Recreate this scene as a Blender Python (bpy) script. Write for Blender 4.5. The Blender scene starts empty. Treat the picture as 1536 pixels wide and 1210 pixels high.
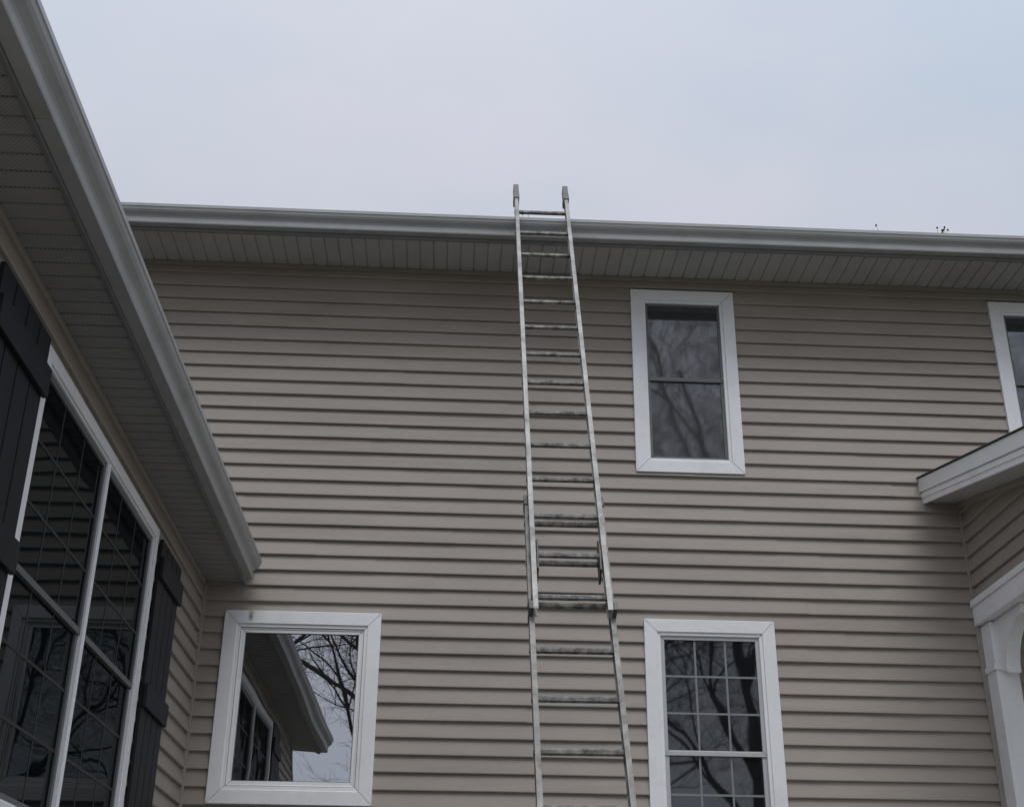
import bpy, bmesh, math, random
from mathutils import Vector, Matrix
random.seed(7)
sc=bpy.context.scene
sc.view_settings.view_transform='Standard'; sc.view_settings.look='None'; sc.view_settings.exposure=0
COL=bpy.context.collection

# ---------------------------------------------------------------- materials
def nt(name):
    m=bpy.data.materials.new(name); m.use_nodes=True
    t=m.node_tree; return m,t,t.nodes['Principled BSDF']
def N(t,typ,**kw):
    n=t.nodes.new(typ)
    for k,v in kw.items():
        if k in n.inputs.keys(): n.inputs[k].default_value=v
        else: setattr(n,k,v)
    return n
def mat(name,base,rough=.6,var=.12,scale=3.,stretch=(1,1,1),metal=0,bump=0,bscale=60.,bstretch=(1,1,1),dirt=None,dirt_amt=0,dscale=1.5,dstretch=(1,1,1),spec=.5,perf=False):
    m,t,b=nt(name); L=t.links
    b.inputs['Roughness'].default_value=rough; b.inputs['Metallic'].default_value=metal
    b.inputs['Specular IOR Level'].default_value=spec
    tc=N(t,'ShaderNodeTexCoord')
    mp=N(t,'ShaderNodeMapping'); mp.inputs['Scale'].default_value=stretch; L.new(tc.outputs['Object'],mp.inputs[0])
    n=N(t,'ShaderNodeTexNoise',Scale=scale,Detail=3.,Roughness=.6); L.new(mp.outputs[0],n.inputs['Vector'])
    r=N(t,'ShaderNodeValToRGB'); r.color_ramp.elements[0].position=.3; r.color_ramp.elements[1].position=.7
    r.color_ramp.elements[0].color=[c*(1-var) for c in base]+[1]; r.color_ramp.elements[1].color=[min(1,c*(1+var)) for c in base]+[1]
    L.new(n.outputs['Fac'],r.inputs[0]); col=r.outputs[0]
    if dirt:
        mp2=N(t,'ShaderNodeMapping'); mp2.inputs['Scale'].default_value=dstretch; L.new(tc.outputs['Object'],mp2.inputs[0])
        n2=N(t,'ShaderNodeTexNoise',Scale=dscale,Detail=5.,Roughness=.7); L.new(mp2.outputs[0],n2.inputs['Vector'])
        mr=N(t,'ShaderNodeMapRange'); mr.inputs[1].default_value=.5; mr.inputs[2].default_value=.75; mr.inputs[3].default_value=0; mr.inputs[4].default_value=dirt_amt
        L.new(n2.outputs['Fac'],mr.inputs[0])
        mx=N(t,'ShaderNodeMix',data_type='RGBA'); L.new(mr.outputs[0],mx.inputs[0]); L.new(col,mx.inputs[6]); mx.inputs[7].default_value=list(dirt)+[1]; col=mx.outputs[2]
    if perf:   # vent perforations of the soffit panels
        s=N(t,'ShaderNodeSeparateXYZ'); L.new(tc.outputs['Object'],s.inputs[0])
        def sn(sock,k):
            a=N(t,'ShaderNodeMath',operation='MULTIPLY'); L.new(sock,a.inputs[0]); a.inputs[1].default_value=k
            c=N(t,'ShaderNodeMath',operation='SINE'); L.new(a.outputs[0],c.inputs[0]); return c.outputs[0]
        p=N(t,'ShaderNodeMath',operation='MULTIPLY'); L.new(sn(s.outputs['X'],2*math.pi/.016),p.inputs[0]); L.new(sn(s.outputs['Y'],2*math.pi/.016),p.inputs[1])
        g=N(t,'ShaderNodeMath',operation='GREATER_THAN'); L.new(p.outputs[0],g.inputs[0]); g.inputs[1].default_value=.5
        a2=N(t,'ShaderNodeMath',operation='MULTIPLY'); L.new(g.outputs[0],a2.inputs[0]); a2.inputs[1].default_value=.55
        mx=N(t,'ShaderNodeMix',data_type='RGBA'); L.new(a2.outputs[0],mx.inputs[0]); L.new(col,mx.inputs[6]); mx.inputs[7].default_value=(.05,.05,.05,1); col=mx.outputs[2]
    L.new(col,b.inputs['Base Color'])
    if bump:
        mp3=N(t,'ShaderNodeMapping'); mp3.inputs['Scale'].default_value=bstretch; L.new(tc.outputs['Object'],mp3.inputs[0])
        n3=N(t,'ShaderNodeTexNoise',Scale=bscale,Detail=2.); L.new(mp3.outputs[0],n3.inputs['Vector'])
        bp=N(t,'ShaderNodeBump',Strength=bump,Distance=.002); L.new(n3.outputs['Fac'],bp.inputs['Height']); L.new(bp.outputs[0],b.inputs['Normal'])
    return m
def glass(name,fac,tint=(1,1,1),rough=.02,dark=(.012,.012,.013),wav=.15):
    m,t,b=nt(name); L=t.links
    b.inputs['Base Color'].default_value=list(dark)+[1]; b.inputs['Roughness'].default_value=.5; b.inputs['Specular IOR Level'].default_value=0
    g=N(t,'ShaderNodeBsdfGlossy',Roughness=rough); g.inputs['Color'].default_value=list(tint)+[1]
    tc=N(t,'ShaderNodeTexCoord'); n=N(t,'ShaderNodeTexNoise',Scale=2.2,Detail=1.); L.new(tc.outputs['Object'],n.inputs['Vector'])
    bp=N(t,'ShaderNodeBump',Strength=wav,Distance=.01); L.new(n.outputs['Fac'],bp.inputs['Height']); L.new(bp.outputs[0],g.inputs['Normal'])
    mx=N(t,'ShaderNodeMixShader'); mx.inputs[0].default_value=fac
    L.new(b.outputs[0],mx.inputs[1]); L.new(g.outputs[0],mx.inputs[2]); L.new(mx.outputs[0],t.nodes['Material Output'].inputs[0])
    return m
M={}
M['siding']=mat('vinyl_siding',(.342,.302,.262),.55,.06,1.3,(1,1,2.5),bump=.25,bscale=25,bstretch=(1,8,30),dirt=(.235,.203,.172),dirt_amt=.55,dscale=2.,dstretch=(.35,.35,3))
M['sidingtrim']=mat('siding_trim',(.32,.287,.25),.5,.04,2.)
M['white']=mat('white_vinyl_trim',(.85,.86,.87),.4,.03,2.,dirt=(.60,.59,.55),dirt_amt=.35,dscale=5.)
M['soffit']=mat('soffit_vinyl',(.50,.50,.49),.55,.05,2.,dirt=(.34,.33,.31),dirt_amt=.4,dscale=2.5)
M['wsoffit_shade']=mat('wing_soffit_shaded',(.33,.33,.32),.55,.05,2.,dirt=(.22,.215,.20),dirt_amt=.4,dscale=2.5,perf=True)  # darker copy of the soffit vinyl, shade under the wing eave in its colour
M['gutter']=mat('gutter_aluminium',(.40,.407,.405),.38,.05,1.5,dirt=(.19,.19,.18),dirt_amt=.55,dscale=3.,dstretch=(1,1,2))
M['fascia']=mat('fascia_metal',(.20,.20,.20),.45,.05,2.)
M['sash']=mat('sash_vinyl',(.48,.49,.50),.4,.03,2.)
M['sashshade']=mat('wing_sash',(.12,.125,.13),.45,.04,2.)  # sash colour darkened to carry the shade on the wing windows
M['sashdark']=mat('screen_frame',(.15,.155,.16),.45,.04,2.)
M['shutter']=mat('shutter_paint',(.013,.0145,.019),.6,.15,4.,(1,1,.2),bump=.5,bscale=12,bstretch=(8,8,1),spec=.3)
M['muntin']=mat('muntin_vinyl',(.22,.23,.24),.5,.02,2.)
M['muntind']=mat('muntin_inner',(.032,.036,.038),.5,.02,2.,spec=.2)
M['alu']=mat('ladder_aluminium',(.31,.31,.297),.52,.28,9.,(1,1,1),metal=.45,bump=.3,bscale=90,dirt=(.10,.092,.08),dirt_amt=.9,dscale=7.)
M['alub']=mat('ladder_base_aluminium',(.26,.252,.235),.58,.32,12.,(1,1,1),metal=.4,bump=.3,bscale=90,dirt=(.08,.068,.055),dirt_amt=.9,dscale=9.)
M['rung']=mat('ladder_rung_aluminium',(.22,.218,.205),.5,.6,26.,(1,1,1),metal=.4,bump=.5,bscale=120,dirt=(.035,.032,.028),dirt_amt=.95,dscale=14.)
M['cap']=mat('ladder_cap_plastic',(.17,.17,.165),.6,.1,10.)
M['steel']=mat('lock_steel',(.10,.095,.09),.5,.2,20.,metal=.5)
M['shingle']=mat('asphalt_shingle',(.075,.072,.07),.9,.35,30.,bump=1,bscale=150)
M['concrete']=mat('concrete',(.25,.245,.235),.85,.08,2.,bump=.4,bscale=40)
M['dark_bed']=mat('dark_bed',(.035,.027,.02),.95,.4,30.,bump=1,bscale=60)  # for the unseen dark strip that soaks up ground bounce
M['lawn']=mat('lawn_grass',(.13,.13,.06),.95,.4,3.,bump=1,bscale=50,dirt=(.22,.18,.10),dirt_amt=.7,dscale=1.)
M['bark']=mat('bark',(.065,.057,.05),.9,.3,6.)
M['leaf']=mat('dead_leaf',(.09,.06,.03),.9,.3,20.)
M['gpic']=glass('picture_glass',.40,(.95,.97,1),.008,(.008,.008,.008))
M['gscr']=glass('screened_glass',.155,(.95,.97,1),.03,(.055,.055,.058))
M['gdark']=glass('grid_glass',.08,(.95,.98,1),.02,(.009,.011,.013))
M['gwing']=glass('wing_glass',.06,(.93,.98,1),.015,(.004,.006,.007))
m,t,b_=nt('rust_stain'); M['rust']=m
tcx=N(t,'ShaderNodeTexCoord'); nz=N(t,'ShaderNodeTexNoise',Scale=45.,Detail=4.); t.links.new(tcx.outputs['Object'],nz.inputs['Vector'])
vd=N(t,'ShaderNodeVectorMath',operation='DISTANCE'); mpx=N(t,'ShaderNodeMapping'); mpx.inputs['Scale'].default_value=(1,0,.42); t.links.new(tcx.outputs['Object'],mpx.inputs[0]); t.links.new(mpx.outputs[0],vd.inputs[0]); vd.inputs[1].default_value=(-1.292,0,3.885*.42)
mrx=N(t,'ShaderNodeMapRange'); mrx.inputs[1].default_value=.022; mrx.inputs[2].default_value=.0; mrx.inputs[3].default_value=0; mrx.inputs[4].default_value=1.2; t.links.new(vd.outputs['Value'],mrx.inputs[0])
mlx=N(t,'ShaderNodeMath',operation='MULTIPLY'); t.links.new(mrx.outputs[0],mlx.inputs[0]); t.links.new(nz.outputs['Fac'],mlx.inputs[1]); t.links.new(mlx.outputs[0],b_.inputs['Alpha'])
b_.inputs['Base Color'].default_value=(.22,.13,.06,1); b_.inputs['Roughness'].default_value=.8

# ---------------------------------------------------------------- helpers
def empty(name):
    e=bpy.data.objects.new(name,None); COL.objects.link(e); return e
def mesh(name,verts,faces,m,parent=None,bevel=0,smooth=False):
    me=bpy.data.meshes.new(name); me.from_pydata([tuple(v) for v in verts],[],faces); 
    bm=bmesh.new(); bm.from_mesh(me); bmesh.ops.recalc_face_normals(bm,faces=bm.faces); bm.to_mesh(me); bm.free()
    me.materials.append(m)
    if smooth:
        for p in me.polygons: p.use_smooth=True
    o=bpy.data.objects.new(name,me); COL.objects.link(o)
    if parent: o.parent=parent
    if bevel:
        b=o.modifiers.new('b','BEVEL'); b.width=bevel; b.segments=2; b.limit_method='ANGLE'; b.angle_limit=math.radians(40)
    return o
class MB:
    """mesh builder collecting prisms"""
    def __init__(s,T=None): s.v=[];s.f=[];s.T=T or (lambda u,n,z:(u,n,z))
    def prism(s,a,b):
        k=len(a);o=len(s.v); s.v+=[s.T(*p) for p in a]+[s.T(*p) for p in b]
        s.f.append(list(range(o,o+k))); s.f.append(list(range(o+2*k-1,o+k-1,-1)))
        for i in range(k): j=(i+1)%k; s.f.append([o+i,o+j,o+k+j,o+k+i])
    def box(s,u0,u1,n0,n1,z0,z1):
        s.prism([(u0,n0,z0),(u1,n0,z0),(u1,n0,z1),(u0,n0,z1)],[(u0,n1,z0),(u1,n1,z0),(u1,n1,z1),(u0,n1,z1)])
    def frame(s,u0,u1,z0,z1,w,n0,n1):
        O=[(u0,z0),(u1,z0),(u1,z1),(u0,z1)]; I=[(u0+w,z0+w),(u1-w,z0+w),(u1-w,z1-w),(u0+w,z1-w)]
        for i in range(4):
            j=(i+1)%4; q=[O[i],O[j],I[j],I[i]]
            dx=O[j][0]-O[i][0]; dz=O[j][1]-O[i][1]; l=math.hypot(dx,dz); dx/=l; dz/=l; g=.0012
            q=[(q[0][0]+dx*g,q[0][1]+dz*g),(q[1][0]-dx*g,q[1][1]-dz*g),(q[2][0]-dx*g,q[2][1]-dz*g),(q[3][0]+dx*g,q[3][1]+dz*g)]
            s.prism([(p[0],n0,p[1]) for p in q],[(p[0],n1,p[1]) for p in q])
    def out(s,name,m,parent,bevel=0,**k): return mesh(name,s.v,s.f,m,parent,bevel,**k)

WY=8.2; XL=-1.63; XR=3.519; EXP=.107
T_main=lambda u,n,z:(u,WY-n,z)
T_left=lambda u,n,z:(XL+n,u,z)
T_right=lambda u,n,z:(XR-n,u,z)

def siding(name,T,zs,ze,urange,openings,parent,seed=1):
    rnd=random.Random(seed); v=[];f=[]
    z0=zs
    while z0<ze-1e-4:
        r=urange(z0)
        if r:
            U0,U1=r
            cuts=[U0]; x=U0+rnd.uniform(.5,3.4)
            while x<U1-.3: cuts.append(x); x+=rnd.choice((3.4,3.4,2.2))
            cuts.append(U1)
            zt=min(z0+EXP,ze)
            prof=[(.001,z0-.012),(.0045,z0-.001),(.0225,z0-.001),(.0250,z0+.002),(.0255,z0+.007),(.0215,z0+.026),(.0040,z0+EXP)]
            for a,b in zip(cuts[:-1],cuts[1:]):
                ops=[o for o in openings if o[0]<b and o[1]>a and o[2]<zt and o[3]>z0-.012]
                pts=sorted(set([a,b]+[max(a,min(b,q)) for o in ops for q in o[:2]]))
                for p,q in zip(pts[:-1],pts[1:]):
                    if q-p<1e-5: continue
                    mid=(p+q)/2; segs=[(z0-.02,zt)]
                    for o in ops:
                        if o[0]<mid<o[1]:
                            ns=[]
                            for s0,s1 in segs:
                                if o[2]>s0: ns.append((s0,min(s1,o[2])))
                                if o[3]<s1: ns.append((max(s0,o[3]),s1))
                            segs=[s for s in ns if s[1]-s[0]>1e-4]
                    for s0,s1 in segs:
                        pr=[]
                        for (n0,y0),(n1,y1) in zip(prof[:-1],prof[1:]):
                            if y1<s0 or y0>s1: continue
                            def at(y): return n0+(n1-n0)*((y-y0)/(y1-y0) if y1!=y0 else 0)
                            A=(at(s0),s0) if y0<s0 else (n0,y0); B=(at(s1),s1) if y1>s1 else (n1,y1)
                            if not pr: pr.append(A)
                            pr.append(B)
                        if len(pr)<2: continue
                        d1=.0025 if (q==b and b!=U1) else 0.
                        ov=.004 if d1 else 0
                        nseg=max(1,int((q-p)/.7))
                        us=[p+(q+ov-p)*i/nseg for i in range(nseg+1)]
                        w=[rnd.uniform(-.0012,.0012) for _ in us]
                        o=len(v); L=len(pr)
                        for i,u in enumerate(us):
                            dd=d1*i/nseg
                            for n,y in pr: v.append(T(u,n+dd,y+w[i]))
                        for i in range(nseg):
                            for j in range(L-1):
                                f.append([o+i*L+j,o+(i+1)*L+j,o+(i+1)*L+j+1,o+i*L+j+1])
        z0+=EXP
    me=bpy.data.meshes.new(name); me.from_pydata(v,[],f); me.materials.append(M['siding'])
    o=bpy.data.objects.new(name,me); COL.objects.link(o); o.parent=parent
    return o

def extr(name,prof,T,u0,u1,m,parent,bevel=0):
    b=MB(T); b.prism([(u0,n,z) for n,z in prof],[(u1,n,z) for n,z in prof]); return b.out(name,m,parent,bevel)

def window(pref,T,u0,u1,z0,z1,parent,kind,cols=0,rows=0,gl='gdark',tw=.085,trim=True,jw=.026,mm='muntin'):
    if trim:
        b=MB(T); b.frame(u0,u1,z0,z1,tw,-.01,.036); b.out(pref+'_trim',M['white'],parent,.003)
    b=MB(T); a=tw-.004; b.frame(u0+a,u1-a,z0+a,z1-a,jw,-.04,.026)
    b.out(pref+'_jamb',M['white'],parent,.003)
    a=tw+jw-.004
    A0,A1,B0,B1=u0+a,u1-a,z0+a,z1-a
    if kind=='pic':
        b=MB(T); b.frame(A0-.003,A1+.003,B0-.003,B1+.003,.014,-.04,.018); b.frame(A0+.009,A1-.009,B0+.009,B1-.009,.024,-.04,.012); b.out(pref+'_sash',M['white'],parent,.002)
        b=MB(T); b.frame(A0+.031,A1-.031,B0+.031,B1-.031,.006,-.02,.008); b.out(pref+'_gasket',M['sashdark'],parent)
        b=MB(T); b.frame(A0-.0005,A1+.0005,B0-.0005,B1+.0005,.0035,.0185,.0195); b.out(pref+'_reveal_line',M['sashdark'],parent)
        g=MB(T); g.box(A0+.03,A1-.03,-.03,.004,B0+.03,B1-.03); g.out(pref+'_glass',M[gl],parent)
    else:
        sm={'screen':M['sashdark'],'hung':M['sash'],'wing':M['sashshade']}[kind]
        zm=(z0+z1)/2; fw_=.028 if kind!='screen' else .02
        b=MB(T); b.frame(A0-.003,A1+.003,zm-.012,B1+.003,fw_,-.03,.014); b.out(pref+'_upper_sash',sm,parent,.002)
        b=MB(T); b.frame(A0-.003,A1+.003,B0-.003,zm+.022,fw_+.004,-.05,.006); b.out(pref+'_lower_sash',sm,parent,.002)
        g=MB(T); g.box(A0+.015,A1-.015,-.03,.002,zm,B1-.015); g.box(A0+.015,A1-.015,-.04,-.006,B0+.015,zm+.001); g.out(pref+'_glass',M[gl],parent)
        if cols:
            b=MB(T); w=.0065
            for (c0,c1,n) in ((zm+.016,B1-.025,.0035),(B0+.029,zm-.01,-.0045)):
                for i in range(1,cols):
                    u=A0+.025+(A1-A0-.05)*i/cols; b.box(u-w,u+w,n-.004,n,c0,c1)
                for i in range(1,rows):
                    z=c0+(c1-c0)*i/rows; b.box(A0+.025,A1-.025,n-.003,n+.0008,z-w,z+w)
            b.out(pref+'_muntins',M[mm],parent)
    i=.045 if trim else 0
    return (u0+i,u1-i,z0+i,z1-i)

# ================================================================= HOUSE
H=empty('siding_house')
ops=[]
ops.append(window('picture_window',T_main,-1.46,-.45,2.705,3.914,H,'pic',gl='gpic'))
ops.append(window('upper_window',T_main,1.252,2.015,4.967,6.421,H,'screen',gl='gscr'))
ops.append(window('lower_window',T_main,1.268,2.133,2.20,3.923,H,'hung',3,3,gl='gdark'))
ops.append(window('end_window',T_main,3.945,4.71,5.08,6.421,H,'screen',gl='gscr'))
mesh('trim_rust_stain',[T_main(-1.33,.0368,3.84),T_main(-1.25,.0368,3.84),T_main(-1.25,.0368,3.912),T_main(-1.33,.0368,3.912)],[[0,1,2,3]],M['rust'],H)
ZS=.45
def mr(z): return (-8,7.6) if z>4.14 else (XL+.02,7.6)
siding('main_wall_siding',T_main,ZS,6.52,mr,ops,H,seed=3)
b=MB(T_left); b.frame(4.515,6.69,2.20,3.926,.055,-.01,.036); b.out('wing_window_trim',M['white'],H,.003)
b=MB(T_left); b.box(5.592,5.600,-.02,.030,2.257,3.869); b.box(5.603,5.611,-.02,.030,2.257,3.869); b.out('wing_window_mullion',M['white'],H,.002)
window('wing_window_a',T_left,4.570,5.592,2.257,3.869,H,'wing',3,3,gl='gwing',tw=.002,trim=False,jw=.010,mm='muntind')
window('wing_window_b',T_left,5.611,6.635,2.257,3.869,H,'wing',3,3,gl='gwing',tw=.002,trim=False,jw=.010,mm='muntind')
wops=[(4.555,6.65,2.24,3.886)]
WE=2.45
siding('wing_wall_siding',T_left,ZS,4.09,lambda z:(WE+.02,WY-.03),wops,H,seed=8)
def rr(z):
    return (max(6.0,8.2-(4.80-z)/.21-.05),WY-.03) if z<4.80 else None
siding('porch_gable_siding',T_right,4.08,4.80,rr,[],H,seed=5)

def core(name,x0,x1,y0,y1,z0,z1,m):
    b=MB(); b.box(x0,x1,y0,y1,z0,z1); return b.out(name,m,H)
core('main_wall_core',-8,7.6,8.26,15.8,0,6.5,M['siding'])
core('wing_wall_core',-8.2,XL-.06,WE,8.25,0,4.08,M['siding'])
core('main_foundation',XL,7.6,8.19,8.3,0,.45,M['concrete'])
core('wing_foundation',-8.2,XL-.002,WE,8.2,0,.44,M['concrete'])
b=MB(); b.box(XL-.07,XL+.028,WE-.01,WE+.07,.45,4.09); b.out('outside_corner_post',M['sidingtrim'],H,.004)
b=MB(); b.box(XL-.01,XL+.034,8.155,8.21,.45,4.09); b.out('inside_corner_post',M['sidingtrim'],H,.004)
b=MB(); b.box(XR-.032,XR+.02,8.16,8.21,4.08,4.82); b.out('porch_corner_post',M['sidingtrim'],H,.004)
b=MB(); b.box(XR-.032,XR+.004,8.165,8.21,.45,4.07); b.out('porch_side_channel',M['sidingtrim'],H,.004)

def grooved(name,T,u0,u1,n0,n1,z,m,step=.0975):
    v=[];f=[];u=u0;pr=[]
    while u<u1:
        e=min(u+step,u1); pr+=[(u,0),(e-.013,0),(e-.010,.009),(e-.003,.009)]; u=e
    pr.append((u1,0))
    for uu,d in pr: v.append(T(uu,n0,z+d)); v.append(T(uu,n1,z+d))
    for i in range(len(pr)-1): f.append([2*i,2*i+2,2*i+3,2*i+1])
    return mesh(name,v,f,m,H)
SZ=6.535
grooved('main_soffit',T_main,-8,7.6,-.02,.50,SZ,M['soffit'])
extr('main_soffit_channel',[(.0,SZ-.034),(.03,SZ-.034),(.03,SZ-.002),(.0,SZ-.002)],T_main,-8,7.6,M['sidingtrim'],H,.003)
extr('main_fascia',[(.495,SZ-.055),(.513,SZ-.055),(.513,SZ+.09),(.495,SZ+.09)],T_main,-8,7.6,M['fascia'],H,.002)
def gutter(name,T,u0,u1,nb,zb,h,d,parent):
    o=[(0,h*.98),(0,0),(d*.52,0),(d*.55,h*.06),(d*.55,h*.34),(d*.60,h*.42),(d*.70,h*.49),(d*.82,h*.56),(d*.91,h*.66),(d*.95,h*.78),(d*.96,h*.80),(d,h*.82),(d,h),(d*.90,h)]
    inn=[(d*.90,h*.93),(d*.93,h*.9),(d*.88,h*.8),(d*.5,h*.4),(d*.48,h*.05),(.004,h*.05),(.004,h*.98)]
    pr=[(nb+a,zb+c) for a,c in o+inn]
    v=[];f=[];k=len(pr);seg=int((u1-u0)/1.5)+1
    for i in range(seg+1):
        u=u0+(u1-u0)*i/seg; dz=random.uniform(-.002,.002)
        for n,z in pr: v.append(T(u,n,z+dz))
    for i in range(seg):
        for j in range(k):
            jj=(j+1)%k; f.append([i*k+j,i*k+jj,(i+1)*k+jj,(i+1)*k+j])
    ob=mesh(name,v,f,M['gutter'],parent)
    for nm,u in (('_cap_a',u0),('_cap_b',u1)):
        po=[(nb+a,zb+c) for a,c in o]; e=.003 if u==u1 else -.003
        bb=MB(T); bb.prism([(u,n,z) for n,z in po],[(u+e,n,z) for n,z in po]); bb.out(name+nm,M['gutter'],parent)
    return ob
gutter('main_gutter',T_main,-8,7.6,.515,SZ-.03,.125,.105,H)
b=MB(); sl=.46
def roofz(y): return 6.63+(y-7.66)*sl
def RP(x): return [(x,7.66,roofz(7.66)),(x,12.2,roofz(12.2)),(x,16.7,roofz(7.66)),(x,16.7,roofz(7.66)-.05),(x,12.2,roofz(12.2)-.1),(x,7.66,roofz(7.66)-.03)]
b.prism(RP(-8.3),RP(7.9)); b.out('main_roof',M['shingle'],H)
b=MB()
for x in (-8.02,7.62): b.prism([(x,8.26,6.5),(x,15.8,6.5),(x,12.2,8.55)],[(x+.03,8.26,6.5),(x+.03,15.8,6.5),(x+.03,12.2,8.55)])
b.out('main_gables',M['siding'],H)

WZ=4.10
EE=2.15
grooved('wing_soffit',T_left,EE,8.185,-.02,.27,WZ,M['wsoffit_shade'])
extr('wing_soffit_channel',[(0,WZ-.03),(.028,WZ-.03),(.028,WZ-.002),(0,WZ-.002)],T_left,WE+.08,8.15,M['sidingtrim'],H,.003)
extr('wing_fascia',[(.262,WZ-.012),(.279,WZ-.012),(.279,WZ+.12),(.262,WZ+.12)],T_left,EE,8.18,M['fascia'],H,.002)
gutter('wing_gutter',T_left,EE,8.06,.281,WZ+.0,.12,.108,H)
b=MB(T_left); b.box(3.32,3.335,.281,.281+.0575,WZ-.0025,WZ+.03); b.out('gutter_splice',M['gutter'],H)
b=MB()
def Lr(y): return [(-1.30,y,4.215),(-5.0,y,5.95),(-8.9,y,4.12),(-8.9,y,4.07),(-5.0,y,5.86),(-1.30,y,4.19)]
b.prism(Lr(EE-.05),Lr(8.24)); b.out('wing_roof',M['shingle'],H)
b=MB(); b.prism([(-8.2,WE-.02,4.08),(-1.7,WE-.02,4.08),(-5,WE-.02,5.84)],[(-8.2,WE+.04,4.08),(-1.7,WE+.04,4.08),(-5,WE+.04,5.84)]); b.out('wing_gable',M['siding'],H)
rk=[(-8.9,4.0),(-5,5.84),(-1.37,4.16),(-1.37,4.09),(-5,5.72),(-8.9,3.9)]
b=MB(); b.prism([(x,EE-.03,z) for x,z in rk],[(x,EE-.01,z) for x,z in rk]); b.out('wing_rake_board',M['fascia'],H)

def shutter(name,y0,y1,z0,z1,rails):
    b=MB(T_left); n=4; w=(y1-y0)/n
    for i in range(n): b.box(y0+i*w+.006,y0+(i+1)*w-.006,.027,.047,z0,z1)
    b.out(name+'_boards',M['shutter'],H,.003)
    b=MB(T_left)
    for a,c in rails: b.box(y0-.004,y1+.004,.0475,.069,a,c)
    b.out(name+'_battens',M['shutter'],H,.003)
shutter('shutter',3.90,4.49,2.2,3.93,((3.68,3.80),(2.98,3.10),(2.3,2.42)))
shutter('shutter_b',6.745,7.30,2.2,3.90,((3.68,3.80),(2.99,3.11),(2.3,2.42)))

S=.213
def py(y): return 4.795-(8.2-y)*S
def slab(name,x0,x1,y0,y1,d0,d1,m,bev=0):
    b=MB(); q=[(y1,py(y1)+d0),(y0,py(y0)+d0),(y0,py(y0)+d1),(y1,py(y1)+d1)]
    b.prism([(x0,y,z) for y,z in q],[(x1,y,z) for y,z in q]); return b.out(name,m,H,bev)
slab('porch_soffit',3.27,7.4,5.7,8.195,.012,.03,M['soffit'])
slab('porch_rake_fascia',3.25,3.268,5.7,8.195,0,.155,M['white'],.002)
slab('porch_rake_trim',3.236,3.2495,5.7,8.195,.085,.185,M['white'],.003)
slab('porch_rake_fillet',3.244,3.2497,5.7,8.195,.04,.075,M['white'],.002)
slab('porch_deck',3.27,7.4,5.7,8.195,.031,.17,M['white'])
slab('porch_shingles',3.225,7.45,5.67,8.195,.188,.196,M['shingle'])
slab('porch_soffit_channel',XR-.036,XR-.004,6.0,8.16,-.03,.010,M['sidingtrim'],.003)
b=MB(); b.box(XR-.034,XR+.17,6.0,8.175,3.925,4.088); b.out('porch_beam',M['white'],H,.004)
b=MB(); b.box(XR-.046,XR-.0345,6.0,8.172,4.05,4.095); b.out('porch_beam_cap',M['white'],H,.003)
b=MB(); b.box(XR+.17,7.4,5.9,6.1,3.925,4.3); b.out('porch_front_beam',M['white'],H,.004)
b=MB(); b.box(XR+.17,7.4,6.1,8.17,3.95,3.97); b.out('porch_ceiling',M['white'],H)
for nm,y0,y1,xx in (('porch_pilaster',8.02,8.175,XR),('porch_post',6.0,6.155,XR),('porch_post_b',6.0,6.155,7.2)):
    b=MB(); b.box(xx+.0,xx+.15,y0,y1,.15,3.92); b.box(xx-.012,xx+.162,y0-.012,y1+(.012 if y1<8 else 0),3.60,3.64); b.box(xx-.012,xx+.162,y0-.012,y1+(.012 if y1<8 else 0),.15,.35); b.out(nm,M['white'],H,.004)
R=.30; cy=8.02-R-.03
outer=[(8.018,3.60),(8.018,3.922),(8.018-.42,3.922),(8.018-.42,3.875)]
arc=[(cy-.09+(R+.02)*math.sin(math.pi/2*i/12),3.56+R*math.cos(math.pi/2*i/12)) for i in range(13)]
poly=outer+arc
b=MB(); b.prism([(XR+.03,y,z) for y,z in poly],[(XR+.12,y,z) for y,z in poly]); b.out('porch_bracket',M['white'],H,.004)
b=MB(); b.box(XR-.1,7.6,5.8,8.19,0,.15); b.out('porch_floor',M['concrete'],H)

def debris(name,x,n):
    v=[];f=[]
    for i in range(n):
        px=x+random.uniform(-.05,.05); py_=7.60+random.uniform(-.01,.04); z0=SZ+.085
        a=random.uniform(-1,1); l=random.uniform(.03,.075); d=Vector((math.sin(a)*.8,random.uniform(-.3,.3),1)).normalized(); s=Vector((.0018,0,0))
        p0=Vector((px,py_,z0)); p1=p0+d*l; k=len(v)
        v+=[p0-s,p0+s,p1+s*.4,p1-s*.4]; f.append([k,k+1,k+2,k+3])
        if random.random()<.5:
            k=len(v); w=Vector((.010,.004,0)); q=p1+Vector((0,0,.004)); v+=[q-w,q+Vector((0,.01,-.006)),q+w,q+Vector((0,-.006,.008))]; f.append([k,k+1,k+2,k+3])
    mesh(name,v,f,M['leaf'],H)
debris('gutter_leaves_a',.42,4); debris('gutter_leaves_b',2.94,4); debris('gutter_leaves_c',3.42,7)

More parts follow.
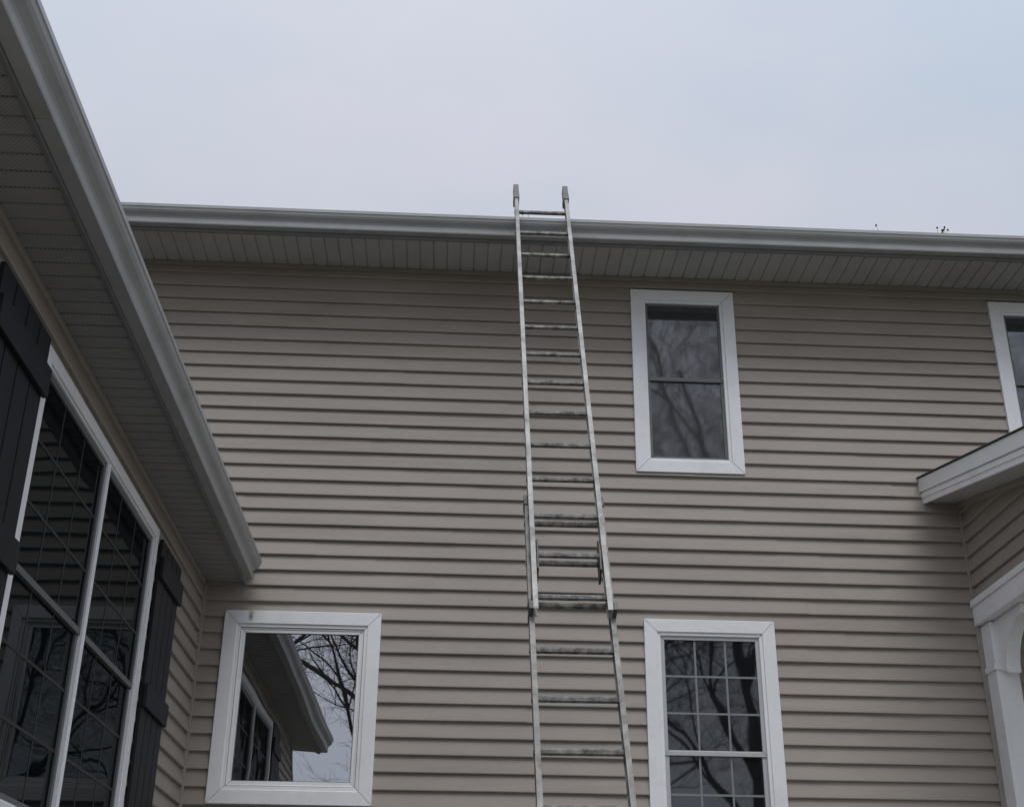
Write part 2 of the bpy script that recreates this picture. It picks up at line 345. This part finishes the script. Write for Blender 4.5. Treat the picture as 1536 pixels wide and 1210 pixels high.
# ================================================================= LADDER
LD=empty('extension_ladder')
ang=math.radians(26.6); up=Vector((-.0065,math.sin(ang),math.cos(ang))).normalized()
rt=Vector((1,0,0)); rt=(rt-up*rt.dot(up)).normalized(); nn=up.cross(rt)*-1
if nn.y>0: nn=-nn
P0=Vector((.557,7.634,6.706))
TL=lambda u,n,s:tuple(P0+rt*u+nn*n+up*s)
RS=.285
def rail(b,uc,side,n0,n1,s0,s1,w=.026,t=.004):
    uo=uc; ui=uc-side*w; wi=uc-side*t
    poly=[(uo,n0),(uo,n1),(ui,n1),(ui,n1-t),(wi,n1-t),(wi,n0+t),(ui,n0+t),(ui,n0)]
    b.prism([(u,n,s0) for u,n in poly],[(u,n,s1) for u,n in poly])
wf=.192; wb=.208
sb=-P0.z/up.z+.02
b=MB(TL)
for s in(-1,1): rail(b,s*wf,s,-.03,.03,-13*RS-.10,.30)
b.out('fly_rails',M['alu'],LD,.0012)
b=MB(TL)
for s in(-1,1): rail(b,s*wb,s,-.088,-.026,sb,-10.4*RS)
b.out('base_rails',M['alub'],LD,.0012)
def cyl(v,f,a,bb,r,seg=14):
    k=len(v)
    for p in(a,bb):
        for i in range(seg):
            t=2*math.pi*i/seg; rr_=r*(1+.05*math.cos(t*seg/2)); v.append(p+nn*math.cos(t)*rr_+up*math.sin(t)*rr_)
    for i in range(seg): j=(i+1)%seg; f.append([k+i,k+j,k+seg+j,k+seg+i])
    f.append(list(range(k,k+seg))); f.append(list(range(k+2*seg-1,k+seg-1,-1)))
v=[];f=[]
for i in range(14):
    c=P0+up*(-i*RS); cyl(v,f,c-rt*(wf-.004),c+rt*(wf-.004),.0145)
mesh('fly_rungs',v,f,M['rung'],LD)
v=[];f=[]
i=11
while -i*RS>sb+.1:
    c=P0+up*(-i*RS)+nn*-.057; cyl(v,f,c-rt*(wb-.004),c+rt*(wb-.004),.0155); i+=1
mesh('base_rungs',v,f,M['rung'],LD)
v=[];f=[]
for i in range(14):
    c=P0+up*(-i*RS)
    for s in (-1,1): cyl(v,f,c+rt*s*(wf-.0045),c+rt*s*(wf-.012),.021)
    for s in (-1,1): cyl(v,f,c+rt*s*(wf+.0002),c+rt*s*(wf+.004),.016)
i=11
while -i*RS>sb+.1:
    c=P0+up*(-i*RS)+nn*-.057
    for s in (-1,1): cyl(v,f,c+rt*s*(wb-.0045),c+rt*s*(wb-.012),.022); cyl(v,f,c+rt*s*(wb+.0002),c+rt*s*(wb+.004),.017)
    i+=1
mesh('rung_collars',v,f,M['alub'],LD)
b=MB(TL)
for s in(-1,1):
    b.box(min(s*wf+s*.006,s*(wf-.032)),max(s*wf+s*.006,s*(wf-.032)),-.036,.036,.22,.345)
    b.box(min(s*wf+s*.008,s*(wf-.034)),max(s*wf+s*.008,s*(wf-.034)),-.05,.038,.15,.222)
b.out('top_end_caps',M['cap'],LD,.006)
b=MB(TL)
for s in(-1,1):
    a0,a1=s*(wf-.030),s*(wf-.040); u0,u1=min(a0,a1),max(a0,a1)
    q=[(-.09,-.11),(.01,-.10),(.028,.02),(.015,.10),(-.02,.12),(-.075,.03)]
    b.prism([(u0,n,-12*RS+z) for n,z in q],[(u1,n,-12*RS+z) for n,z in q])
    a0,a1=s*(wb+.003),s*(wf+.001); u0,u1=min(a0,a1),max(a0,a1)
    b.box(u0,u1,-.09,-.02,-10.4*RS-.06,-10.4*RS+.01)
    b.box(u0,u1,-.092,.032,-13*RS-.10,-13*RS-.05)
b.out('rung_locks',M['steel'],LD,.002)
b=MB(TL)
for s in(-1,1): b.box(s*wb-.04,s*wb+.04,-.12,.0,sb-.03,sb+.02)
b.out('ladder_feet',M['cap'],LD,.004)

# ================================================================= GROUND
def sheet(name,x0,x1,y0,y1,z,m):
    return mesh(name,[(x0,y0,z),(x1,y0,z),(x1,y1,z),(x0,y1,z)],[[0,1,2,3]],m)
sheet('lawn',-300,300,-300,300,0,M['lawn'])
sheet('added_bounce_slab',-1.6,9,-9,8.2,.012,M['concrete'])  # unseen concrete sheet, added to bounce light up to the soffits
sheet('added_dark_bed',-1.6,.1,1.0,8.18,.020,M['dark_bed'])  # unseen dark strip, added to cut bounced light on the wing

# ================================================================= TREES
def tree(name,seed,h,loc,rot=0,me=None,thick=.0095):
    if me is None:
        R=random.Random(seed); v=[];f=[]
        def tube(pts,rads,seg):
            base=len(v)
            for k,(p,r) in enumerate(zip(pts,rads)):
                d=(pts[min(k+1,len(pts)-1)]-pts[max(k-1,0)]).normalized()
                a=d.orthogonal().normalized(); c=d.cross(a)
                for i in range(seg):
                    t=2*math.pi*i/seg; v.append(p+a*math.cos(t)*r+c*math.sin(t)*r)
            for k in range(len(pts)-1):
                for i in range(seg):
                    j=(i+1)%seg; f.append([base+k*seg+i,base+k*seg+j,base+(k+1)*seg+j,base+(k+1)*seg+i])
        def br(p,d,l,r,lv):
            n=(8,7,5,4,3,2)[lv]; pts=[p.copy()];rads=[r];dirs=[d.copy()]
            wob=.10 if lv==0 else .24
            for i in range(n):
                d=(d+Vector((R.uniform(-1,1),R.uniform(-1,1),R.uniform(-.7,1)))*wob).normalized()
                p=p+d*(l/n); pts.append(p.copy()); rads.append(r*(1-(i+1)/n*.75)); dirs.append(d.copy())
            tube(pts,rads,(10,7,5,4,3,3)[lv])
            if lv>=5: return
            cnt=(12,7,6,6,4)[lv]
            for c in range(cnt):
                t=R.uniform(.28 if lv==0 else .2,1.); k=min(n,max(1,int(round(t*n))))
                dd=dirs[k]; side=dd.orthogonal().normalized(); side.rotate(Matrix.Rotation(R.uniform(0,6.283),3,dd))
                nd=(dd*R.uniform(.5,1.0)+side*R.uniform(.5,1.0)+Vector((0,0,.18))).normalized()
                br(pts[k],nd,l*R.uniform(.42,.64),max(rads[k]*R.uniform(.42,.66),.005),lv+1)
        br(Vector((0,0,-.2)),Vector((0,0,1)),h*.75,h*thick,0)
        me=bpy.data.meshes.new(name); me.from_pydata([tuple(x) for x in v],[],f); me.materials.append(M['bark'])
        for p in me.polygons: p.use_smooth=True
    o=bpy.data.objects.new(name,me); COL.objects.link(o); o.location=loc; o.rotation_euler=(0,0,rot); return me
m1=tree('bare_tree',11,25,(8.2,-17,0))
m2=tree('bare_tree',23,20,(-5.5,-15,0))
tree('bare_tree',0,0,(1.8,-23,0),2.1,m1)
tree('bare_tree',0,0,(15,-17,0),1.0,m2)
tree('bare_tree',0,0,(4.4,-19,0),3.0,m2)
tree('bare_tree',0,0,(-2.4,-21,0),5.2,m2)

# ================================================================= LIGHT
sdir=Vector((.12,-.6,1.0)).normalized()
sun=bpy.data.lights.new('sun','SUN'); sun.energy=1.15; sun.angle=math.radians(30); sun.color=(1,.975,.95)
so=bpy.data.objects.new('sun',sun); COL.objects.link(so); so.rotation_euler=sdir.to_track_quat('Z','Y').to_euler(); so.location=(0,0,30)
w=bpy.data.worlds.new('World'); sc.world=w; w.use_nodes=True; t=w.node_tree; t.nodes.clear(); K=t.links
sky=N(t,'ShaderNodeTexSky'); sky.sky_type='NISHITA'; sky.sun_disc=False; sky.sun_elevation=math.asin(sdir.z); sky.sun_rotation=math.atan2(sdir.x,sdir.y)
bg1=N(t,'ShaderNodeBackground',Strength=.08); K.new(sky.outputs[0],bg1.inputs[0])
tc=N(t,'ShaderNodeTexCoord'); mp=N(t,'ShaderNodeMapping'); mp.inputs['Scale'].default_value=(1,1,2.0); K.new(tc.outputs['Generated'],mp.inputs[0])
n1=N(t,'ShaderNodeTexNoise',Scale=2.4,Detail=4.,Roughness=.5); K.new(mp.outputs[0],n1.inputs['Vector'])
r=N(t,'ShaderNodeValToRGB'); r.color_ramp.elements[0].position=.32; r.color_ramp.elements[0].color=(.50,.565,.665,1); r.color_ramp.elements[1].position=.68; r.color_ramp.elements[1].color=(.625,.625,.70,1)
K.new(n1.outputs['Fac'],r.inputs[0])
sx=N(t,'ShaderNodeSeparateXYZ'); K.new(tc.outputs['Generated'],sx.inputs[0])
ma=N(t,'ShaderNodeMath',operation='MULTIPLY_ADD'); K.new(sx.outputs['Y'],ma.inputs[0]); ma.inputs[1].default_value=-.22; ma.inputs[2].default_value=1.08
zz=N(t,'ShaderNodeMath',operation='POWER'); zc=N(t,'ShaderNodeMath',operation='MAXIMUM'); K.new(sx.outputs['Z'],zc.inputs[0]); zc.inputs[1].default_value=0; K.new(zc.outputs[0],zz.inputs[0]); zz.inputs[1].default_value=2.2
mb_=N(t,'ShaderNodeMath',operation='MULTIPLY_ADD'); K.new(zz.outputs[0],mb_.inputs[0]); mb_.inputs[1].default_value=.65; K.new(ma.outputs[0],mb_.inputs[2])
vm=N(t,'ShaderNodeVectorMath',operation='SCALE'); K.new(mb_.outputs[0],vm.inputs['Scale']); K.new(r.outputs[0],vm.inputs[0])
bg2=N(t,'ShaderNodeBackground',Strength=1.); K.new(vm.outputs[0],bg2.inputs[0])
mx=N(t,'ShaderNodeMixShader'); mx.inputs[0].default_value=.93; K.new(bg1.outputs[0],mx.inputs[1]); K.new(bg2.outputs[0],mx.inputs[2])
ow=N(t,'ShaderNodeOutputWorld'); K.new(mx.outputs[0],ow.inputs[0])

# ================================================================= CAMERA
yaw,pitch,roll=.047,.4406,.0113
fw=Vector((math.sin(yaw)*math.cos(pitch),math.cos(yaw)*math.cos(pitch),math.sin(pitch)))
r0=Vector((math.cos(yaw),-math.sin(yaw),0)); u0=r0.cross(fw)
r2=r0*math.cos(roll)+u0*math.sin(roll); u2=-r0*math.sin(roll)+u0*math.cos(roll)
cd=bpy.data.cameras.new('camera'); cd.sensor_width=36; cd.lens=36*1920.65/1536; cd.clip_end=2000; cd.clip_start=.05
co=bpy.data.objects.new('camera',cd); COL.objects.link(co)
co.matrix_world=Matrix(((r2.x,u2.x,-fw.x,0),(r2.y,u2.y,-fw.y,0),(r2.z,u2.z,-fw.z,1.6),(0,0,0,1)))
sc.camera=co
